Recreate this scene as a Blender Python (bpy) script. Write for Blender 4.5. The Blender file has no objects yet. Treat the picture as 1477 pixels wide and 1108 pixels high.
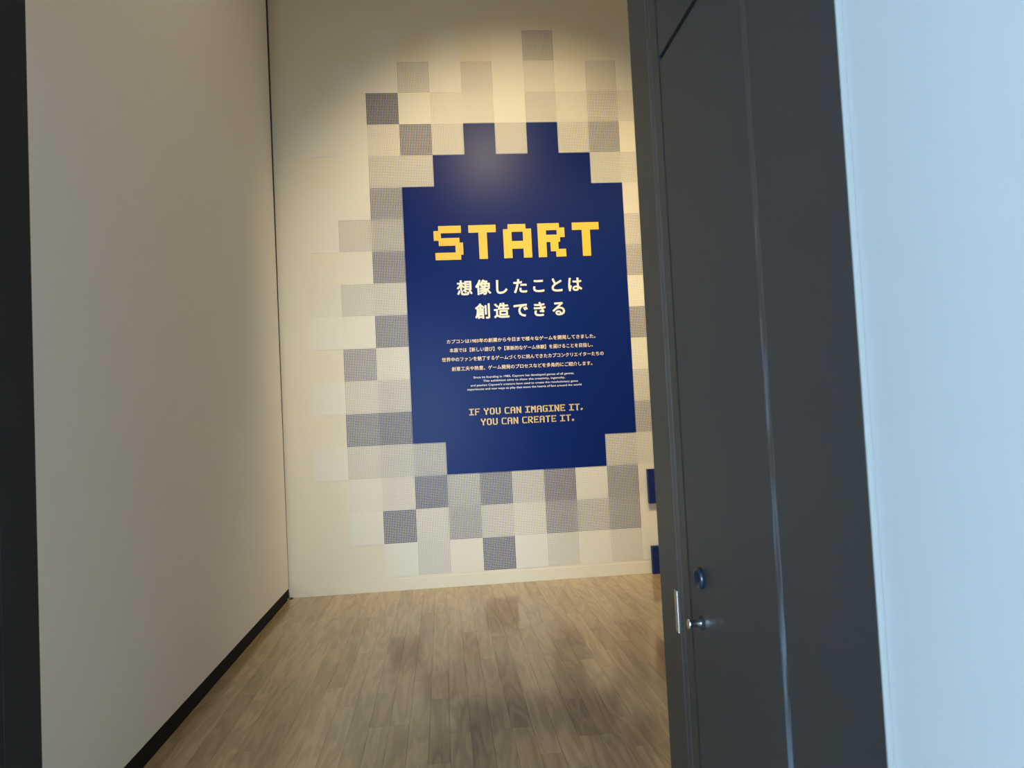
import bpy, math, random
from mathutils import Matrix, Vector
random.seed(7)
sc = bpy.context.scene
col = sc.collection

# ------------------------------------------------------------------ camera
CELL = 0.28                       # side of one pixel square of the mural, metres
CU, CV, FLOORV = 0.9314, 7.3499, 12.43
WALL_Y = 23.8869 * CELL           # distance of the mural wall
EYE = (FLOORV - CV) * CELL
def rodrigues(r):
    v = Vector(r); return Matrix.Rotation(v.length, 3, v.normalized())
Rm = rodrigues((-0.0461151, -0.0912158, -0.0476170)) @ Matrix(((1, 0, 0), (0, 0, -1), (0, 1, 0)))
cam = bpy.data.cameras.new('camera')
cam.sensor_fit = 'HORIZONTAL'; cam.sensor_width = 36.0
cam.lens = 36.0 * 1109.0 / 1477.0
cam.clip_start = 0.02; cam.clip_end = 200
cam.dof.use_dof = True; cam.dof.focus_distance = 6.7; cam.dof.aperture_fstop = 9.0
camo = bpy.data.objects.new('camera', cam); col.objects.link(camo)
m = Matrix.Identity(4)
right, up, back = Rm[0], -Rm[1], -Rm[2]
for i in range(3):
    m[i][0], m[i][1], m[i][2] = right[i], up[i], back[i]
m.translation = (0, 0, EYE)
camo.matrix_world = m
sc.camera = camo

# ------------------------------------------------------------------ world, exposure
w = bpy.data.worlds.new('sky'); sc.world = w; w.use_nodes = True
bg = w.node_tree.nodes['Background']
bg.inputs[0].default_value = (0.56, 0.79, 1.0, 1); bg.inputs[1].default_value = 35.0
vs = sc.view_settings
vs.view_transform = 'Standard'; vs.look = 'None'; vs.gamma = 1.0; vs.use_curve_mapping = False
vs.exposure = 0.0
try:
    sc.cycles.use_denoising = True
    sc.cycles.max_bounces = 10; sc.cycles.diffuse_bounces = 6
    sc.cycles.sample_clamp_indirect = 6
except Exception: pass
# the glazed end of the hall behind the camera lets the sky in; a portal only guides its sampling
HX0, HX1, HZ0, HZ1, HY = -1.55, 0.38, 0.10, 2.95, -4.2
pl_ = bpy.data.lights.new('window_portal', 'AREA'); pl_.shape = 'RECTANGLE'; pl_.size = HX1 - HX0; pl_.size_y = HZ1 - HZ0
pl_.cycles.is_portal = True
po_ = bpy.data.objects.new('window_portal', pl_); col.objects.link(po_)
po_.location = ((HX0 + HX1) / 2, HY - .06, (HZ0 + HZ1) / 2); po_.rotation_euler = (math.radians(90), 0, 0)
SY0, SY1, SZ0, SZ1 = -1.05, -0.55, 0.15, 2.3          # unseen side window, added to throw cool light on the partition
pl2 = bpy.data.lights.new('fill_window_portal', 'AREA'); pl2.shape = 'RECTANGLE'; pl2.size = SY1 - SY0; pl2.size_y = SZ1 - SZ0
pl2.cycles.is_portal = True
po2 = bpy.data.objects.new('fill_window_portal', pl2); col.objects.link(po2)
po2.location = (0.47 + .13, (SY0 + SY1) / 2, (SZ0 + SZ1) / 2); po2.rotation_euler = (math.radians(90), 0, math.radians(90))
SPOT_POWER = 410.0
FILL_POWER = 21.0

# ------------------------------------------------------------------ helpers
def new_obj(name, mesh, mat=None, parent=None):
    o = bpy.data.objects.new(name, mesh); col.objects.link(o)
    if mat and not mesh.materials: mesh.materials.append(mat)
    if parent: o.parent = parent
    return o
def empty(name, loc=(0, 0, 0), parent=None):
    o = bpy.data.objects.new(name, None); o.empty_display_size = .1
    col.objects.link(o); o.location = loc
    if parent: o.parent = parent
    return o
def tag(o, label=None, cat=None, group=None, kind=None):
    if label: o['label'] = label
    if cat: o['category'] = cat
    if group: o['group'] = group
    if kind: o['kind'] = kind
    return o
class MB:
    def __init__(s): s.v = []; s.f = []
    def box(s, x0, x1, y0, y1, z0, z1):
        b = len(s.v)
        s.v += [(x, y, z) for z in (z0, z1) for y in (y0, y1) for x in (x0, x1)]
        s.f += [tuple(b + i for i in q) for q in ((0, 2, 3, 1), (4, 5, 7, 6), (0, 1, 5, 4), (2, 6, 7, 3), (0, 4, 6, 2), (1, 3, 7, 5))]
        return s
    def lathe(s, prof, axis='x', c=(0, 0, 0), n=28, sign=-1):
        # prof: (distance along axis, radius)
        b = len(s.v)
        for d, r in prof:
            for k in range(n):
                a = 2 * math.pi * k / n
                s.v.append((c[0] + sign * d, c[1] + r * math.cos(a), c[2] + r * math.sin(a)) if axis == 'x' else
                           (c[0] + r * math.cos(a), c[1] + r * math.sin(a), c[2] + sign * d))
        for i in range(len(prof) - 1):
            for k in range(n):
                k2 = (k + 1) % n
                s.f.append((b + i * n + k, b + i * n + k2, b + (i + 1) * n + k2, b + (i + 1) * n + k))
        s.f.append(tuple(b + k for k in range(n)))
        s.f.append(tuple(b + (len(prof) - 1) * n + k for k in range(n)))
        return s
    def mesh(s, name, smooth=False):
        me = bpy.data.meshes.new(name); me.from_pydata(s.v, [], s.f)
        import bmesh
        bm = bmesh.new(); bm.from_mesh(me); bmesh.ops.recalc_face_normals(bm, faces=bm.faces); bm.to_mesh(me); bm.free()
        if smooth:
            for p in me.polygons: p.use_smooth = len(p.vertices) == 4
        return me
    def build(s, name, mat, parent=None, smooth=False, bevel=0):
        o = new_obj(name, s.mesh(name, smooth), mat, parent)
        if bevel:
            b = o.modifiers.new('bevel', 'BEVEL'); b.width = bevel; b.segments = 3; b.limit_method = 'ANGLE'
        return o
def box(name, mat, x0, x1, y0, y1, z0, z1, parent=None, bevel=0):
    return MB().box(x0, x1, y0, y1, z0, z1).build(name, mat, parent, bevel=bevel)
def U(u): return (u - CU) * CELL
def V(v): return (FLOORV - v) * CELL

# ------------------------------------------------------------------ materials
def mat(name, rgb, rough=.5, metal=0, spec=.5, coat=0):
    m = bpy.data.materials.new(name); m.use_nodes = True
    b = m.node_tree.nodes['Principled BSDF']
    b.inputs['Base Color'].default_value = (*rgb, 1); b.inputs['Roughness'].default_value = rough
    b.inputs['Metallic'].default_value = metal; b.inputs['Specular IOR Level'].default_value = spec
    if coat: b.inputs['Coat Weight'].default_value = coat; b.inputs['Coat Roughness'].default_value = .2
    return m
def N(m, typ, **kw):
    n = m.node_tree.nodes.new(typ)
    for k, v in kw.items(): setattr(n, k, v)
    return n
def mottle(m, scale, amt, bump=0, bscale=300, rough_amt=0):
    """fine paint variation and orange-peel relief"""
    nt = m.node_tree; b = nt.nodes['Principled BSDF']; c = tuple(b.inputs['Base Color'].default_value)
    tc = N(m, 'ShaderNodeTexCoord'); no = N(m, 'ShaderNodeTexNoise'); no.inputs['Scale'].default_value = scale; no.inputs['Detail'].default_value = 5
    nt.links.new(tc.outputs['Object'], no.inputs['Vector'])
    mx = N(m, 'ShaderNodeMix', data_type='RGBA')
    mx.inputs[6].default_value = tuple(k * (1 - amt) for k in c[:3]) + (1,)
    mx.inputs[7].default_value = tuple(min(1, k * (1 + amt)) for k in c[:3]) + (1,)
    nt.links.new(no.outputs['Fac'], mx.inputs[0]); nt.links.new(mx.outputs[2], b.inputs['Base Color'])
    if bump:
        n2 = N(m, 'ShaderNodeTexNoise'); n2.inputs['Scale'].default_value = bscale; n2.inputs['Detail'].default_value = 2
        nt.links.new(tc.outputs['Object'], n2.inputs['Vector'])
        bp = N(m, 'ShaderNodeBump'); bp.inputs['Strength'].default_value = bump; bp.inputs['Distance'].default_value = .001
        nt.links.new(n2.outputs['Fac'], bp.inputs['Height']); nt.links.new(bp.outputs[0], b.inputs['Normal'])
    return m
M = {}
M['wall'] = mottle(mat('wall_paint', (.74, .70, .585), .7), 3, .015, .15, 250)
M['partition'] = mottle(mat('partition_cloth', (.82, .82, .79), .75), 40, .02, .25, 600)
M['hall_white'] = mottle(mat('hall_white_paint', (.490, .497, .505), .6), 2, .01, .08, 200)
M['ceiling'] = mat('ceiling_paint', (.72, .70, .66), .8)
M['black'] = mat('black_laminate', (.007, .007, .0075), .75, 0, .15)
M['char'] = mottle(mat('charcoal_paint', (.028, .031, .034), .45), 60, .05, .25, 900)
M['char2'] = mottle(mat('charcoal_frame', (.030, .030, .029), .42), 60, .05, .15, 900)
M['shaded_frame'] = mottle(mat('charcoal_frame_shaded', (.0165, .0165, .0165), .7, 0, .15), 60, .05)  # charcoal frame darkened, the left reveal's shade put into its colour
M['shaded_leaf'] = mat('charcoal_leaf_shaded', (.003, .003, .003), .8, 0, .1)  # left leaf likewise, with the dark of the recess in its colour
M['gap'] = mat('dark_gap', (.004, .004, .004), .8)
M['seal'] = mat('rubber_seal', (.020, .028, .040), .35)
M['chrome'] = mat('satin_chrome', (.72, .73, .74), .18, 1)
M['plate'] = mat('strike_plate_steel', (.60, .60, .58), .3, 1)
M['darkglass'] = mat('dark_blue_enamel', (.008, .016, .030), .12)
M['navy'] = mottle(mat('navy_vinyl', (.004, .019, .145), .31, 0, .085), 2.5, .06)
M['navy_side'] = mat('navy_board', (.005, .016, .115), .45, 0, .3)
M['yellow'] = mat('yellow_acrylic', (.88, .535, .04), .4)
M['white_letter'] = mat('ivory_acrylic', (.86, .80, .66), .45)
M['cream_ink'] = mat('cream_ink', (.92, .74, .46), .5)
M['white_ink'] = mat('white_ink', (.80, .80, .78), .5)
M['gold_ink'] = mat('gold_ink', (.95, .72, .30), .5)
M['hall_floor'] = mottle(mat('hall_floor_stone', (.45, .44, .42), .4), 6, .08)
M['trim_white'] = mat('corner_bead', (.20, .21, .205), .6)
M['foot'] = mat('blackened_steel', (.02, .014, .012), .4)
M['film_grey'] = mat('tape', (.5, .5, .47), .6)

def scuff_sheen_material():
    m = mat('scuffed_seam_sheen', (.09, .13, .17), .33)
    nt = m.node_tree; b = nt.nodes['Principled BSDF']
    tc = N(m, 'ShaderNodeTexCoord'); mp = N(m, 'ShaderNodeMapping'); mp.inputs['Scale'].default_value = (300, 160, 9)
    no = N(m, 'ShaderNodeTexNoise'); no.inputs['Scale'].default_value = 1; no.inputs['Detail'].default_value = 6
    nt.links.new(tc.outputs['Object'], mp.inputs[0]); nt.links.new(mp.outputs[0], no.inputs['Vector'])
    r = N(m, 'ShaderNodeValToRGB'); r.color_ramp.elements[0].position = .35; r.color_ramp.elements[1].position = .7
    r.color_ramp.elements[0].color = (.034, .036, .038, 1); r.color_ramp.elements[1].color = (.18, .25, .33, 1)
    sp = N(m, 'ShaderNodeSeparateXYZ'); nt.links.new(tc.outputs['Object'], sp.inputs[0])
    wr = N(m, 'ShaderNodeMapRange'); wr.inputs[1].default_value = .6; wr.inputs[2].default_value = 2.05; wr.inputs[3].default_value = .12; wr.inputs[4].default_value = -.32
    nt.links.new(sp.outputs['Z'], wr.inputs[0])       # daylight sheen painted over the scuffs: paler lower down, dark near the top
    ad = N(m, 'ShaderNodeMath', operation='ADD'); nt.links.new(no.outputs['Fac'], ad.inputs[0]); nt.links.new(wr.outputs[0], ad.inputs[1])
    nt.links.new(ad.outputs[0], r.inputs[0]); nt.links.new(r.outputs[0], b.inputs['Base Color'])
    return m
M['scuff_sheen'] = scuff_sheen_material()

def halftone_material():
    """print: a 20 x 20 raster of navy squares on a pale film; the object's own 'tone' sets the square size"""
    m = mat('halftone_print', (.7, .7, .65), .5)
    nt = m.node_tree; b = nt.nodes['Principled BSDF']; L = nt.links.new
    tc = N(m, 'ShaderNodeTexCoord'); sep = N(m, 'ShaderNodeSeparateXYZ'); L(tc.outputs['Object'], sep.inputs[0])
    at = N(m, 'ShaderNodeAttribute', attribute_type='OBJECT', attribute_name='tone')
    half = N(m, 'ShaderNodeMath', operation='MULTIPLY'); L(at.outputs['Fac'], half.inputs[0]); half.inputs[1].default_value = .5
    outs = []
    for ax in ('X', 'Z'):
        a = N(m, 'ShaderNodeMath', operation='MULTIPLY'); L(sep.outputs[ax], a.inputs[0]); a.inputs[1].default_value = 20 / CELL
        f = N(m, 'ShaderNodeMath', operation='FRACT'); L(a.outputs[0], f.inputs[0])
        s = N(m, 'ShaderNodeMath', operation='SUBTRACT'); L(f.outputs[0], s.inputs[0]); s.inputs[1].default_value = .5
        q = N(m, 'ShaderNodeMath', operation='ABSOLUTE'); L(s.outputs[0], q.inputs[0])
        c = N(m, 'ShaderNodeMath', operation='LESS_THAN'); L(q.outputs[0], c.inputs[0]); L(half.outputs[0], c.inputs[1])
        outs.append(c)
    mul = N(m, 'ShaderNodeMath', operation='MULTIPLY'); L(outs[0].outputs[0], mul.inputs[0]); L(outs[1].outputs[0], mul.inputs[1])
    mx = N(m, 'ShaderNodeMix', data_type='RGBA'); mx.inputs[6].default_value = (.77, .74, .64, 1); mx.inputs[7].default_value = (.013, .022, .105, 1)
    L(mul.outputs[0], mx.inputs[0]); L(mx.outputs[2], b.inputs['Base Color'])
    return m
M['halftone'] = halftone_material()
M['film'] = mat('pale_film', (.73, .72, .64), .5)

def plank_material():
    m = mat('oak_plank', (.5, .4, .28), .3)
    nt = m.node_tree; b = nt.nodes['Principled BSDF']; L = nt.links.new
    tc = N(m, 'ShaderNodeTexCoord'); oi = N(m, 'ShaderNodeObjectInfo')
    geo = N(m, 'ShaderNodeNewGeometry')
    rnd = N(m, 'ShaderNodeMath', operation='ADD'); L(oi.outputs['Random'], rnd.inputs[0]); L(geo.outputs['Random Per Island'], rnd.inputs[1])
    fr = N(m, 'ShaderNodeMath', operation='FRACT'); L(rnd.outputs[0], fr.inputs[0])
    off = N(m, 'ShaderNodeMath', operation='MULTIPLY'); L(fr.outputs[0], off.inputs[0]); off.inputs[1].default_value = 57.0
    comb = N(m, 'ShaderNodeCombineXYZ'); L(off.outputs[0], comb.inputs[0]); L(off.outputs[0], comb.inputs[1]); L(off.outputs[0], comb.inputs[2])
    add = N(m, 'ShaderNodeVectorMath', operation='ADD'); L(tc.outputs['Object'], add.inputs[0]); L(comb.outputs[0], add.inputs[1])
    # cathedral figure: distorted, stretched rings
    mp = N(m, 'ShaderNodeMapping'); mp.inputs['Scale'].default_value = (11.0, 1.3, 1); L(add.outputs[0], mp.inputs[0])
    n1 = N(m, 'ShaderNodeTexNoise'); n1.inputs['Scale'].default_value = 1.0; n1.inputs['Detail'].default_value = 2.0; n1.inputs['Distortion'].default_value = .4
    L(mp.outputs[0], n1.inputs['Vector'])
    k = N(m, 'ShaderNodeMath', operation='MULTIPLY'); L(n1.outputs['Fac'], k.inputs[0]); k.inputs[1].default_value = 30
    sn = N(m, 'ShaderNodeMath', operation='SINE'); L(k.outputs[0], sn.inputs[0])
    # fine pores along the board
    mp2 = N(m, 'ShaderNodeMapping'); mp2.inputs['Scale'].default_value = (130, 4, 1); L(add.outputs[0], mp2.inputs[0])
    n2 = N(m, 'ShaderNodeTexNoise'); n2.inputs['Scale'].default_value = 1.0; n2.inputs['Detail'].default_value = 3.0; L(mp2.outputs[0], n2.inputs['Vector'])
    tone = N(m, 'ShaderNodeValToRGB'); e = tone.color_ramp.elements
    e[0].color = (.350, .255, .140, 1); e[1].color = (.505, .382, .216, 1)
    for pos, c in ((.3, (.430, .320, .178)), (.65, (.465, .346, .194)), (.85, (.395, .285, .158))):
        q = e.new(pos); q.color = (*c, 1)
    L(fr.outputs[0], tone.inputs[0])
    g = N(m, 'ShaderNodeMapRange'); L(sn.outputs[0], g.inputs[0]); g.inputs[1].default_value = -1; g.inputs[2].default_value = 1; g.inputs[3].default_value = .80; g.inputs[4].default_value = 1.03
    g2 = N(m, 'ShaderNodeMapRange'); L(n2.outputs['Fac'], g2.inputs[0]); g2.inputs[1].default_value = .3; g2.inputs[2].default_value = .7; g2.inputs[3].default_value = .92; g2.inputs[4].default_value = 1.06
    gm = N(m, 'ShaderNodeMath', operation='MULTIPLY'); L(g.outputs[0], gm.inputs[0]); L(g2.outputs[0], gm.inputs[1])
    vm = N(m, 'ShaderNodeVectorMath', operation='SCALE'); L(tone.outputs[0], vm.inputs[0]); L(gm.outputs[0], vm.inputs['Scale'])
    L(vm.outputs[0], b.inputs['Base Color'])
    b.inputs['Roughness'].default_value = .12; b.inputs['Specular IOR Level'].default_value = .5
    return m
M['plank'] = plank_material()
M['subfloor'] = mat('floor_underlay', (.05, .04, .03), .8)

# ------------------------------------------------------------------ the setting
RX, LX = 0.47, -0.855             # the two faces of the doorway
NY, FY = 0.827, 1.706             # near and far side of the doorway wall
PX = U(-3.88)                     # face of the left partition
ROOM_R, ROOM_H = 4.2, 5.9
HEAD = 2.62
# room floor with planks
floor = tag(box('floor', M['subfloor'], PX - .1, ROOM_R, FY, WALL_Y, -.06, -.016), 'oak strip floor of the exhibition room', None, None, 'structure')
PW, P0 = .0945, -.03
plank_cache = {}
def plank_mesh(L):
    L = round(L, 3)
    if L not in plank_cache:
        plank_cache[L] = MB().box(-PW / 2 + .0005, PW / 2 - .0005, 0, L - .0010, -.016, 0).mesh('plank')
        plank_cache[L].materials.append(M['plank'])
    return plank_cache[L]
rest = MB()
k0 = math.ceil((PX + .002 - P0) / PW) - 1
for k in range(k0, 48):
    x0 = P0 + k * PW
    if x0 + PW > ROOM_R: break
    y = WALL_Y - random.choice((.25, .4, .55, .7, .85))
    top = WALL_Y
    while top > FY:
        bot = max(y, FY)
        if top - bot > .02:
            xa = x0 + PW / 2
            if x0 < 1.9 and bot > FY - .01:
                if x0 < PX:
                    o = new_obj('plank', MB().box(PX - x0 - PW / 2, PW / 2 - .0006, 0, top - bot - .0012, -.016, 0).mesh('plank'), M['plank'], floor)
                else:
                    o = new_obj('plank', plank_mesh(top - bot), None, floor)
                o.location = (xa, bot, 0)
            else:
                rest.box(x0 + .0006, x0 + PW - .0006, bot, top - .0012, -.016, 0)
        top = bot if bot > FY else FY
        y = top - random.choice((.45, .6, .75, .9, 1.05, 1.2))
r_ = rest.build('planks_beyond_view', M['plank'], floor); r_.name = 'plank_field'; r_['kind'] = 'stuff'
tag(box('floor_hall', M['hall_floor'], -1.85, RX + .12, HY - .1, FY, -.06, -.001), 'grey stone floor on the near side of the doorway', None, None, 'structure')
# mural wall, right wall, ceiling
tag(box('wall_back', M['wall'], PX - .3, ROOM_R + .1, WALL_Y, WALL_Y + .12, -.06, ROOM_H), 'cream wall at the end of the room', None, None, 'structure')
tag(box('baseboard_back', M['wall'], PX + .004, ROOM_R, WALL_Y - .004, WALL_Y, 0, V(12.065), bevel=.0015), 'low cream skirting under the mural', None, None, 'structure')
tag(box('wall_right', M['wall'], ROOM_R, ROOM_R + .1, FY, WALL_Y, -.06, ROOM_H), 'plain cream side wall of the room', None, None, 'structure')
tag(box('ceiling', M['ceiling'], PX - .3, ROOM_R + .1, FY - .2, WALL_Y + .12, ROOM_H, ROOM_H + .1), 'dim ceiling of the exhibition room', None, None, 'structure')
# left partition
def slanted(name, mt, x0, x1, y0b, y0t, y1b, y1t, z0, z1, parent=None):
    mb = MB().box(x0, x1, 0, 1, z0, z1)
    mb.v = [(x, (y1b if y else y0b) if z == z0 else (y1t if y else y0t), z) for x, y, z in mb.v]
    return mb.build(name, mt, parent)
GB, GT = WALL_Y - .022, WALL_Y - .100        # the partition stands slightly off plumb against the end wall
part = tag(slanted('wall_left', M['partition'], PX - .09, PX, FY, FY, GB, GT, V(12.12), ROOM_H), 'greige partition panel on the left, raised on a black plinth', None, None, 'structure')
slanted('end_gap_shade', M['gap'], PX - .09, PX - .002, GB, GT, WALL_Y - .0005, WALL_Y - .0005, V(12.12), ROOM_H, part)  # dark strip standing in for the shade inside the end gap
bl = tag(box('baseboard_left', M['black'], PX - .09, PX - .003, FY, WALL_Y - .004, -.01, V(12.12)), 'black plinth under the left partition', None, None, 'structure')
ft = MB().box(PX - .004, PX + .034, WALL_Y - .052, WALL_Y - .006, 0, .006).box(PX - .003, PX + .003, WALL_Y - .05, WALL_Y - .008, 0, .05).build('corner_bracket', M['foot'], bl)
MB().lathe([(0, .006), (.006, .006), (.008, .003)], 'z', (PX + .02, WALL_Y - .025, .006), 12, 1).build('bracket_screw', M['foot'], ft)
box('bracket_tab', M['film_grey'], PX - .002, PX + .004, WALL_Y - .075, WALL_Y - .054, .002, .012, ft)

# doorway wall (thick, clad in charcoal inside the opening)
WR, WL = RX + .02, LX - .02
wf = tag(box('wall_front', M['wall'], WR, ROOM_R + .1, NY + .004, FY - .02, -.06, ROOM_H), 'solid wall around the doorway', None, None, 'structure')
box('wall_panel', M['hall_white'], -1.85, WL, NY, FY - .02, -.06, ROOM_H, wf)
box('wall_panel', M['hall_white'], WL, WR, NY, FY - .02, HEAD + .02, ROOM_H, wf)
box('wall_panel', M['wall'], PX - .1, WL, FY - .02, FY, -.06, ROOM_H, wf)
box('wall_panel', M['wall'], WL, WR, FY - .02, FY, HEAD + .02, ROOM_H, wf)
tag(box('lining_back', M['wall'], WR, ROOM_R, FY - .02, FY, -.06, ROOM_H), 'cream room side of the doorway wall', None, None, 'structure').name = 'wall_entrance'
tag(box('trim_3', M['char2'], LX, RX, NY + .002, FY, HEAD, HEAD + .02), 'charcoal lining over the doorway', None, None, 'structure')

def door_side(sign, X, nt_, nd, side, tone):
    """one reveal: far frame strip, rebate, leaf, panel over the leaf. sign=+1: leaf faces -x (right hand side)"""
    def bx(name, mt, d0, d1, y0, y1, z0, z1, parent=None, bevel=0):   # d: depth behind the face
        a, b = X + sign * d0, X + sign * d1
        return box(name, mt, min(a, b), max(a, b), y0, y1, z0, z1, parent, bevel)
    F, D = (M['char2'], M['char']) if sign > 0 else (M['shaded_frame'], M['shaded_leaf'])
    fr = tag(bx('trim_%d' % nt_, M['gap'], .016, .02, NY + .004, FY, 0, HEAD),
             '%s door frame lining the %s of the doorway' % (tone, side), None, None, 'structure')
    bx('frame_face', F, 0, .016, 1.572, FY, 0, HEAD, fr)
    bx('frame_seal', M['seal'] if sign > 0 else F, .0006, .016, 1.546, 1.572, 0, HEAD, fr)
    bx('frame_stop', F, .0012, .016, 1.504, 1.546, 0, HEAD, fr)
    bx('gap_shade_strip', M['gap'], .0012, .016, 1.502, 1.504, 0, HEAD, fr)  # dark strip added so the slit beside the leaf looks shaded
    if sign > 0: bx('strike_plate', M['plate'], -.0012, .004, 1.583, 1.602, .958, 1.045, fr, .0006)
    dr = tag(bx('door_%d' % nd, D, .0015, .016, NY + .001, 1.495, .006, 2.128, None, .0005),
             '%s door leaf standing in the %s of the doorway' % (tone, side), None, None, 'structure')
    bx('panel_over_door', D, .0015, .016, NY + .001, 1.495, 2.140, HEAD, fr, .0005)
    bx('seam_strip', M['scuff_sheen'] if sign > 0 else D, .0012, .0035, 1.071, 1.088, .008, 2.126, dr)
    hz, hy = 1.017, 1.437
    MB().lathe([(-.001, .0135), (.0015, .0135), (.003, .012), (.003, .004)], 'x', (X + sign * .0015, hy, hz), 28, -sign).build('lock_rose', M['gap'], dr, True)
    kn = MB().lathe([(.002, .0078), (.004, .0074), (.023, .0072), (.0235, .0090), (.0265, .0095), (.028, .0080)],
                    'x', (X + sign * .0015, hy, hz), 28, -sign).build('thumb_turn', M['chrome'], dr, True)
    cy, cz = 1.428, 1.103
    MB().lathe([(-.001, .020), (.006, .020), (.009, .018), (.009, .016), (.003, .011), (.001, .004)],
               'x', (X + sign * .002, cy, cz), 32, -sign).build('lock_cup', M['darkglass'], dr, True)
    return fr, dr
door_side(1, RX, 1, 1, 'right side', 'charcoal')
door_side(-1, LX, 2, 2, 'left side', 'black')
# hall on the near side: white side walls, glazed at the end behind the camera
hw = tag(MB().box(RX + .009, RX + .12, SY1, NY, -.06, 3.2).box(RX + .009, RX + .12, HY, SY0, -.06, 3.2)
         .box(RX + .009, RX + .12, SY0, SY1, -.06, SZ0).box(RX + .009, RX + .12, SY0, SY1, SZ1, 3.2).build('wall_side', M['hall_white']), 'white side wall in cool daylight, running up to the charcoal door', None, None, 'structure')
box('corner_bead', M['trim_white'], RX + .0006, RX + .009, NY - .003, NY + .0005, 0, 3.2, hw, bevel=.0015)
tag(box('wall_opposite', M['hall_white'], -1.85, -1.75, HY, NY, -.06, 3.2), 'white far side wall of the hall', None, None, 'structure')
tag(box('ceiling_hall', M['hall_white'], -1.85, RX + .12, HY, NY, 3.2, 3.3), 'white ceiling of the daylit hall', None, None, 'structure')
we = tag(MB().box(-1.85, HX0, HY - .1, HY, -.06, 3.3).box(HX1, RX + .12, HY - .1, HY, -.06, 3.3).box(HX0, HX1, HY - .1, HY, HZ1, 3.3).box(HX0, HX1, HY - .1, HY, -.06, HZ0).build('wall_end', M['hall_white']),
         'white end wall of the hall around the window', None, None, 'structure')
wn = tag(box('window_1', M['char2'], HX0, HX1, HY - .07, HY - .02, HZ0, HZ0 + .05), 'dark framed window at the end of the hall', None, None, 'structure')
w2 = tag(box('fill_window', M['char2'], RX + .05, RX + .09, SY0, SY1, SZ0, SZ0 + .03), 'unseen narrow window added in the white side wall to light the partition', None, None, 'structure')
for y in (SY0, SY1 - .03): box('mullion', M['char2'], RX + .05, RX + .09, y, y + .03, SZ0 + .03, SZ1, w2)
for x in (HX0, (HX0 + HX1) / 2 - .025, HX1 - .05): box('mullion', M['char2'], x, x + .05, HY - .07, HY - .02, HZ0 + .05, HZ1, wn)
# ------------------------------------------------------------------ the mural
mural = tag(empty('pixel_mural', (0, WALL_Y - .0003, 0)), 'large pixel-style wall graphic, navy panel with START lettering among halftone squares', 'wall graphic')
# tone per cell: 0 none, 'f' blank film, number = square size of the raster, B = navy panel
T = {
 -5: {-1: 'f', 1: 'f', 3: .12, 4: .60, 7: 'f'},
 -4: {-2: 'f', -1: 'f', 0: .50, 1: 'f', 2: .50, 3: 'f', 4: .38, 5: .15, 6: .46, 7: 'f', 8: .3},
 -3: {-2: .22, -1: .82, 0: .10, 1: .35, 2: .42, 3: 'f', 4: .54, 5: .36, 6: .58, 7: .40, 8: 'f'},
 -2: {-3: 'f', -2: 'f', -1: .40, 0: .78, 1: .52, 3: .54, 5: .54, 6: .72, 7: .15, 8: .4},
 -1: {-2: 'f', -1: .56, 0: .56, 6: .54, 7: .46, 8: .25},
  0: {-3: 'f', -2: 'f', -1: .74, 7: .30, 8: .5, 9: 'f'},
  1: {-3: 'f', -2: .50, -1: .62, 7: .56, 8: .2},
  2: {-2: .25, -1: .77, 7: .66, 8: .45, 9: 'f'},
  3: {-3: .28, -2: .50, -1: .54, 7: .30, 8: .6},
  4: {-3: 'f', -2: .24, -1: .77, 7: .72, 8: .3, 9: .25},
  5: {-2: .68, -1: .42, 7: .28, 8: .5},
  6: {-3: 'f', -2: .46, -1: .58, 7: .54, 8: .25, 9: 'f'},
  7: {-2: .74, -1: .80, 7: .68, 8: .4},
  8: {-3: 'f', -2: .46, -1: .56, 0: .62, 6: .58, 7: .50, 8: 'f'},
  9: {-2: .26, -1: .42, 0: .80, 1: .62, 2: .78, 3: .56, 4: .78, 5: .34, 6: .72, 7: .34},
 10: {-2: 'f', -1: .77, 0: .44, 1: .66, 2: .52, 3: .40, 4: .70, 5: .58, 6: .68, 7: .14},
 11: {-1: 'f', 0: .46, 1: .20, 2: .78, 3: 'f', 4: .42, 5: .20, 6: .40, 7: 'f'},
}
tile_h = MB().box(0, CELL, -.0012, 0, 0, CELL).mesh('pixel_tile'); tile_h.materials.append(M['halftone'])
tile_f = MB().box(0, CELL, -.0030, 0, 0, CELL).mesh('film_tile'); tile_f.materials.append(M['film'])
for v, row in T.items():
    for u, t in row.items():
        o = new_obj('film_tile' if t == 'f' else 'pixel_tile', tile_f if t == 'f' else tile_h, None, mural)
        o.location = (U(u), 0, V(v + 1))
        if t != 'f': o['tone'] = float(t) * (1.06 if t > .6 else 1.0)
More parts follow.
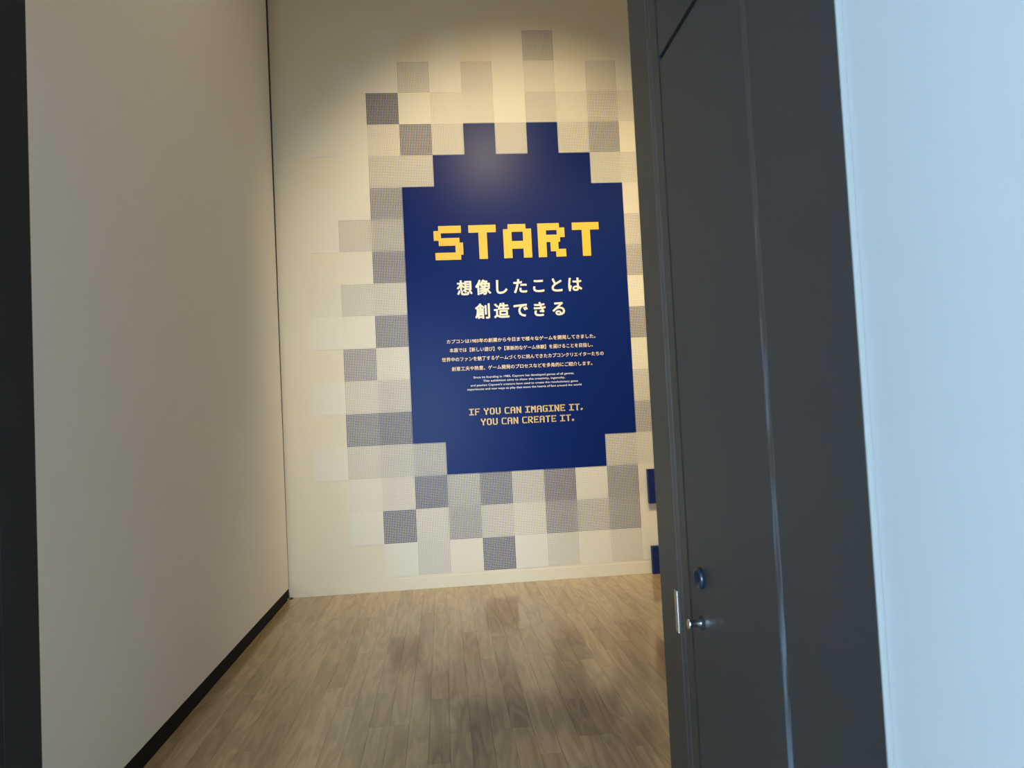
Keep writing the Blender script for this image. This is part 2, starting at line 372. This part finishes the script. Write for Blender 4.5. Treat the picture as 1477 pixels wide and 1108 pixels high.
# navy panel: stepped outline, 5 mm board
def raster_mesh(name, rects, ox, oz, s, y0, y1):
    """union of rectangles (x0,y0,x1,y1; y down) as one prism, front face at y0, back at y1"""
    xs = sorted({r[i] for r in rects for i in (0, 2)}); ys = sorted({r[i] for r in rects for i in (1, 3)})
    occ = lambda i, j: 0 <= i < len(xs) - 1 and 0 <= j < len(ys) - 1 and any(
        r[0] <= (xs[i] + xs[i + 1]) / 2 < r[2] and r[1] <= (ys[j] + ys[j + 1]) / 2 < r[3] for r in rects)
    vid = {}; vv = []; ff = []
    def vert(i, j, k):
        key = (i, j, k)
        if key not in vid:
            vid[key] = len(vv); vv.append((ox + xs[i] * s, (y0, y1)[k], oz - ys[j] * s))
        return vid[key]
    for i in range(len(xs) - 1):
        for j in range(len(ys) - 1):
            if not occ(i, j): continue
            ff.append((vert(i, j, 0), vert(i, j + 1, 0), vert(i + 1, j + 1, 0), vert(i + 1, j, 0)))
            ff.append((vert(i, j, 1), vert(i + 1, j, 1), vert(i + 1, j + 1, 1), vert(i, j + 1, 1)))
            for (di, dj, a, b) in ((-1, 0, (i, j), (i, j + 1)), (1, 0, (i + 1, j + 1), (i + 1, j)), (0, -1, (i + 1, j), (i, j)), (0, 1, (i, j + 1), (i + 1, j + 1))):
                if not occ(i + di, j + dj):
                    ff.append((vert(*a, 0), vert(*a, 1), vert(*b, 1), vert(*b, 0)))
    me = bpy.data.meshes.new(name); me.from_pydata(vv, [], ff)
    import bmesh
    bm = bmesh.new(); bm.from_mesh(me); bmesh.ops.recalc_face_normals(bm, faces=bm.faces); bm.to_mesh(me); bm.free()
    return me
panel_rects = [(0, 0, 7, 8), (1, -1, 6, 0), (2, -2, 3, -1), (4, -2, 5, -1), (1, 8, 6, 9)]
PT = .004
panel = new_obj('title_panel', raster_mesh('title_panel', panel_rects, U(0), V(0), CELL, -PT, 0), M['navy'], mural)
panel['label'] = 'stepped navy panel with yellow and white lettering'

# START, cut out of yellow acrylic
GL = {
 'S': [(2, 0, 11.4, 3), (0, 2, 3, 6), (2, 5, 10.6, 8.2), (8.8, 7, 12, 12), (.4, 11, 11, 14)],
 'T': [(0, 0, 11.4, 3.1), (4.1, 3.1, 7.6, 14)],
 'A': [(2, 0, 9.4, 3.2), (0, 2, 3.5, 14), (8.2, 2, 11.7, 14), (3.5, 7, 8.2, 10.2)],
 'R': [(0, 0, 9.1, 2.9), (0, 0, 3.5, 14), (8, 1.9, 11.3, 5.9), (3.5, 4.8, 9.3, 7.8), (5.2, 7.8, 8.5, 11.7), (7.4, 10.8, 11.6, 14)],
}
for ch, u0, u1 in (('S', .917, 1.823), ('T', 2.008, 2.870), ('A', 3.095, 3.985), ('R', 4.190, 5.070), ('T', 5.293, 6.155)):
    me = raster_mesh('letter', GL[ch], 0, 0, 1, -.005, 0)
    wd = max(r[2] for r in GL[ch]); sx = (u1 - u0) / wd * CELL; sz = 1.076 / 14 * CELL
    for vt in me.vertices: vt.co.x *= sx; vt.co.z *= sz
    o = new_obj('letter', me, M['yellow'], panel); o.location = (U(u0), -PT, V(1.262)); o['label'] = 'yellow raised letter ' + ch

# text set in Blender's own font
def thicken(me, r, n):
    """bolder strokes: the outline laid over itself, shifted round a small circle"""
    vs = [tuple(q.co) for q in me.vertices]; fs = [tuple(p.vertices) for p in me.polygons]
    V2 = []; F2 = []
    for k in range(n):
        a = 2 * math.pi * (k + .5) / n; b = len(V2)
        V2 += [(x + r * math.cos(a), y + r * math.sin(a), z + k * 1.5e-4) for x, y, z in vs]
        F2 += [tuple(i + b for i in f) for f in fs]
    out = bpy.data.meshes.new('glyphs'); out.from_pydata(V2, [], F2); bpy.data.meshes.remove(me)
    return out
def text_mesh(body, offset=0., extrude=0.):
    cu = bpy.data.curves.new('t', 'FONT'); cu.body = body; cu.size = 1; cu.offset = offset; cu.extrude = extrude
    cu.resolution_u = 3; cu.align_x = 'LEFT'
    ob = bpy.data.objects.new('t', cu); col.objects.link(ob)
    dg = bpy.context.evaluated_depsgraph_get(); dg.update()
    me = bpy.data.meshes.new_from_object(ob.evaluated_get(dg))
    bpy.data.objects.remove(ob); bpy.data.curves.remove(cu)
    me.materials.clear()
    return me
def place_text(me, name, mt, ua, ub, vc, hc, y, parent, lift=.0004):
    """fit glyph mesh (text plane xy) between columns ua..ub, centred on row vc; hc = height of box in cells"""
    xs = [q.co.x for q in me.vertices]; ys = [q.co.y for q in me.vertices]; zs = [q.co.z for q in me.vertices]
    x0, x1, y0, y1 = min(xs), max(xs), min(ys), max(ys); zmin = min(zs)
    sx = (ub - ua) * CELL / (x1 - x0); sy = hc * CELL / (y1 - y0)
    for q in me.vertices:
        a, b, c = q.co
        q.co = ((a - x0) * sx, -(c - zmin) - lift, (b - (y0 + y1) / 2) * sy)
    me.name = name
    o = new_obj(name, me, mt, parent); o.location = (U(ua), y, V(vc)); o['kind'] = 'stuff'
    return o
def title(s, ua, ub, vc, em):
    step = (ub - ua - em) / (len(s) - 1)
    for i, ch in enumerate(s):
        me = thicken(text_mesh(ch, 0, .0012), .026, 12)
        xs = [q.co.x for q in me.vertices]; ys = [q.co.y for q in me.vertices]
        # keep each glyph's own size inside the em square (CJK em box: 0..1 wide, -0.12..0.88 high)
        k = em * CELL
        zmin = min(q.co.z for q in me.vertices); cx = (min(xs) + max(xs)) / 2; cy = (min(ys) + max(ys)) / 2
        EMH.append((ch, min(xs), max(xs), min(ys), max(ys)))
        g = GS
        for q in me.vertices:
            a, b, c = q.co; q.co = ((a - cx) * k / g, -(c - zmin) * 1.0 - .0002, (b - CY0) * k / g)
        o = new_obj('character', me, M['white_letter'], panel); o.location = (U(ua + em / 2 + step * i), -PT, V(vc))
EMH = []; GS, CY0 = 1.0, .36
title('想像したことは', 1.555, 5.55, 3.24, .50)
title('創造できる', 2.08, 4.985, 3.99, .50)
for s, ua, ub, vc in (('カプコンは1983年の創業から今日まで様々なゲームを開発してきました。', 1.17, 5.86, 4.895),
                      ('本展では【新しい遊び】や【革新的なゲーム体験】を届けることを目指し、', 1.25, 5.76, 5.17),
                      ('世界中のファンを魅了するゲームづくりに挑んできたカプコンクリエイターたちの', 1.0, 6.096, 5.455),
                      ('創意工夫や熱意、ゲーム開発のプロセスなどを多角的にご紹介します。', 1.29, 5.715, 5.75)):
    place_text(thicken(text_mesh(s), .012, 6), 'text_line', M['cream_ink'], ua, ub, vc, .135, -PT, panel)

# pixel alphabet for the small English lines
PF = {
 'I': ['11111', '00100', '00100', '00100', '00100', '00100', '11111'], 'F': ['11111', '10000', '10000', '11110', '10000', '10000', '10000'],
 'Y': ['10001', '10001', '01010', '00100', '00100', '00100', '00100'], 'O': ['01110', '10001', '10001', '10001', '10001', '10001', '01110'],
 'U': ['10001', '10001', '10001', '10001', '10001', '10001', '01110'], 'C': ['01111', '10000', '10000', '10000', '10000', '10000', '01111'],
 'A': ['01110', '10001', '10001', '11111', '10001', '10001', '10001'], 'N': ['10001', '11001', '11001', '10101', '10011', '10011', '10001'],
 'M': ['10001', '11011', '10101', '10101', '10001', '10001', '10001'], 'G': ['01111', '10000', '10000', '10011', '10001', '10001', '01111'],
 'E': ['11111', '10000', '10000', '11110', '10000', '10000', '11111'], 'T': ['11111', '00100', '00100', '00100', '00100', '00100', '00100'],
 'R': ['11110', '10001', '10001', '11110', '10100', '10010', '10001'], ',': ['0', '0', '0', '0', '0', '11', '10'], '.': ['0', '0', '0', '0', '0', '11', '11'],
}
def pixel_line(s, ua, ub, vtop, h, mt):
    rects = []; x = 0.; fat = .25
    for ch in s:
        if ch == ' ': x += 3.2; continue
        g = PF[ch]; wd = max(len(r) for r in g)
        for j, r in enumerate(g):
            for i, c in enumerate(r):
                if c == '1': rects.append((x + i - (fat if i else 0), j - .1, x + i + 1 + fat, j + 1.1))
        x += wd + 1.5
    # one prism per run keeps the mesh small
    mb = MB(); tot = max(r[2] for r in rects); sx = (ub - ua) * CELL / tot; sz = h * CELL / 7
    for r in rects: mb.box(r[0] * sx, r[2] * sx, -.0006, 0, -r[3] * sz, -r[1] * sz)
    o = mb.build('text_line', mt, panel); o['kind'] = 'stuff'; o.location = (U(ua), -PT, V(vtop))
pixel_line('IF YOU CAN IMAGINE IT,', 1.765, 5.335, 7.012, .20, M['gold_ink'])
pixel_line('YOU CAN CREATE IT.', 2.12, 5.035, 7.337, .20, M['gold_ink'])
for s, ua, ub, vc in (('Since its founding in 1983, Capcom has developed games of all genres.', 1.95, 5.12, 6.05),
                      ('This exhibition aims to show the creativity, ingenuity,', 2.245, 4.82, 6.17),
                      ("and passion Capcom's creators have used to create the revolutionary game", 1.853, 5.225, 6.296),
                      ('experiences and new ways to play that move the hearts of fans around the world', 1.74, 5.333, 6.4175)):
    place_text(thicken(text_mesh(s), .012, 4), 'text_line', M['white_ink'], ua, ub, vc, .085, -PT, panel)

# navy pixel blocks standing off the wall at the right of the mural
def block(u0, v0, v1, lab):
    o = tag(box('pixel_block', M['navy_side'], 0, CELL * 1.06, -.05, 0, 0, (v1 - v0) * CELL, bevel=.001), lab, 'block', 'navy blocks beside the doorway')
    o.location = (U(u0), WALL_Y - .0045, V(v1))
    return o
block(7.25, 9.17, 10.24, 'square navy block hung on the wall above the floor-standing one')
block(7.25, 11.57, 12.43, 'navy block standing on the floor at the foot of the mural wall')

# ------------------------------------------------------------------ spotlights of the room
def spotlight(loc, target, power, size, blend, lab):
    root = tag(empty('ceiling_spotlight', loc), lab, 'spotlight', 'ceiling spotlights')
    d = Vector(target) - Vector(loc); q = d.to_track_quat('-Z', 'Y'); root.rotation_euler = q.to_euler()
    MB().lathe([(-.16, .030), (-.15, .045), (0, .05), (.0, .044), (-.02, .040)], 'z', (0, 0, 0), 24, -1).build('housing', M['char2'], root, True)
    st = MB().box(-.012, .012, -.012, .012, 0, ROOM_H - loc[2] - .1).build('stem', M['char2'], root)
    st.matrix_local = q.to_matrix().to_4x4().inverted() @ Matrix.Translation((0, 0, .1))
    li = bpy.data.lights.new('lamp', 'SPOT'); li.energy = power; li.color = (1.0, .77, .42); li.spot_size = size; li.spot_blend = blend
    li.shadow_soft_size = .045
    lo = bpy.data.objects.new('lamp', li); col.objects.link(lo); lo.parent = root; lo.location = (0, 0, -.03)
    return root
spotlight((U(3.6), WALL_Y - 3.5, 4.95), (U(3.6), WALL_Y, V(3.0)), SPOT_POWER, math.radians(70), .7, 'black ceiling spotlight aimed at the middle of the mural')
spotlight((U(7.0), WALL_Y - 3.1, 4.95), (U(4.2), WALL_Y, V(11)), SPOT_POWER * .75, math.radians(68), .9, 'black ceiling spotlight aimed at the foot of the mural')
spotlight((U(12), WALL_Y - 3.0, 4.9), (U(11.5), WALL_Y, V(6)), SPOT_POWER * .5, math.radians(84), .9, 'black ceiling spotlight aimed at the wall right of the mural')
for x, y, lab in ((-.1, 3.5, 'added unseen ceiling downlight over the middle of the room'),):
    root = tag(empty('ceiling_fill_lamp', (x, y, ROOM_H)), lab, 'fill_lamp')  # added fill lamp, there only to lift the room's ambient light
    MB().lathe([(0, .10), (.012, .10), (.014, .085), (.004, .075)], 'z', (0, 0, 0), 28, -1).build('trim_ring', M['hall_white'], root, True)
    li = bpy.data.lights.new('lamp', 'AREA'); li.shape = 'DISK'; li.size = .15; li.energy = FILL_POWER; li.color = (1.0, .90, .74)
    lo = bpy.data.objects.new('lamp', li); col.objects.link(lo); lo.parent = root; lo.location = (0, 0, -.02)
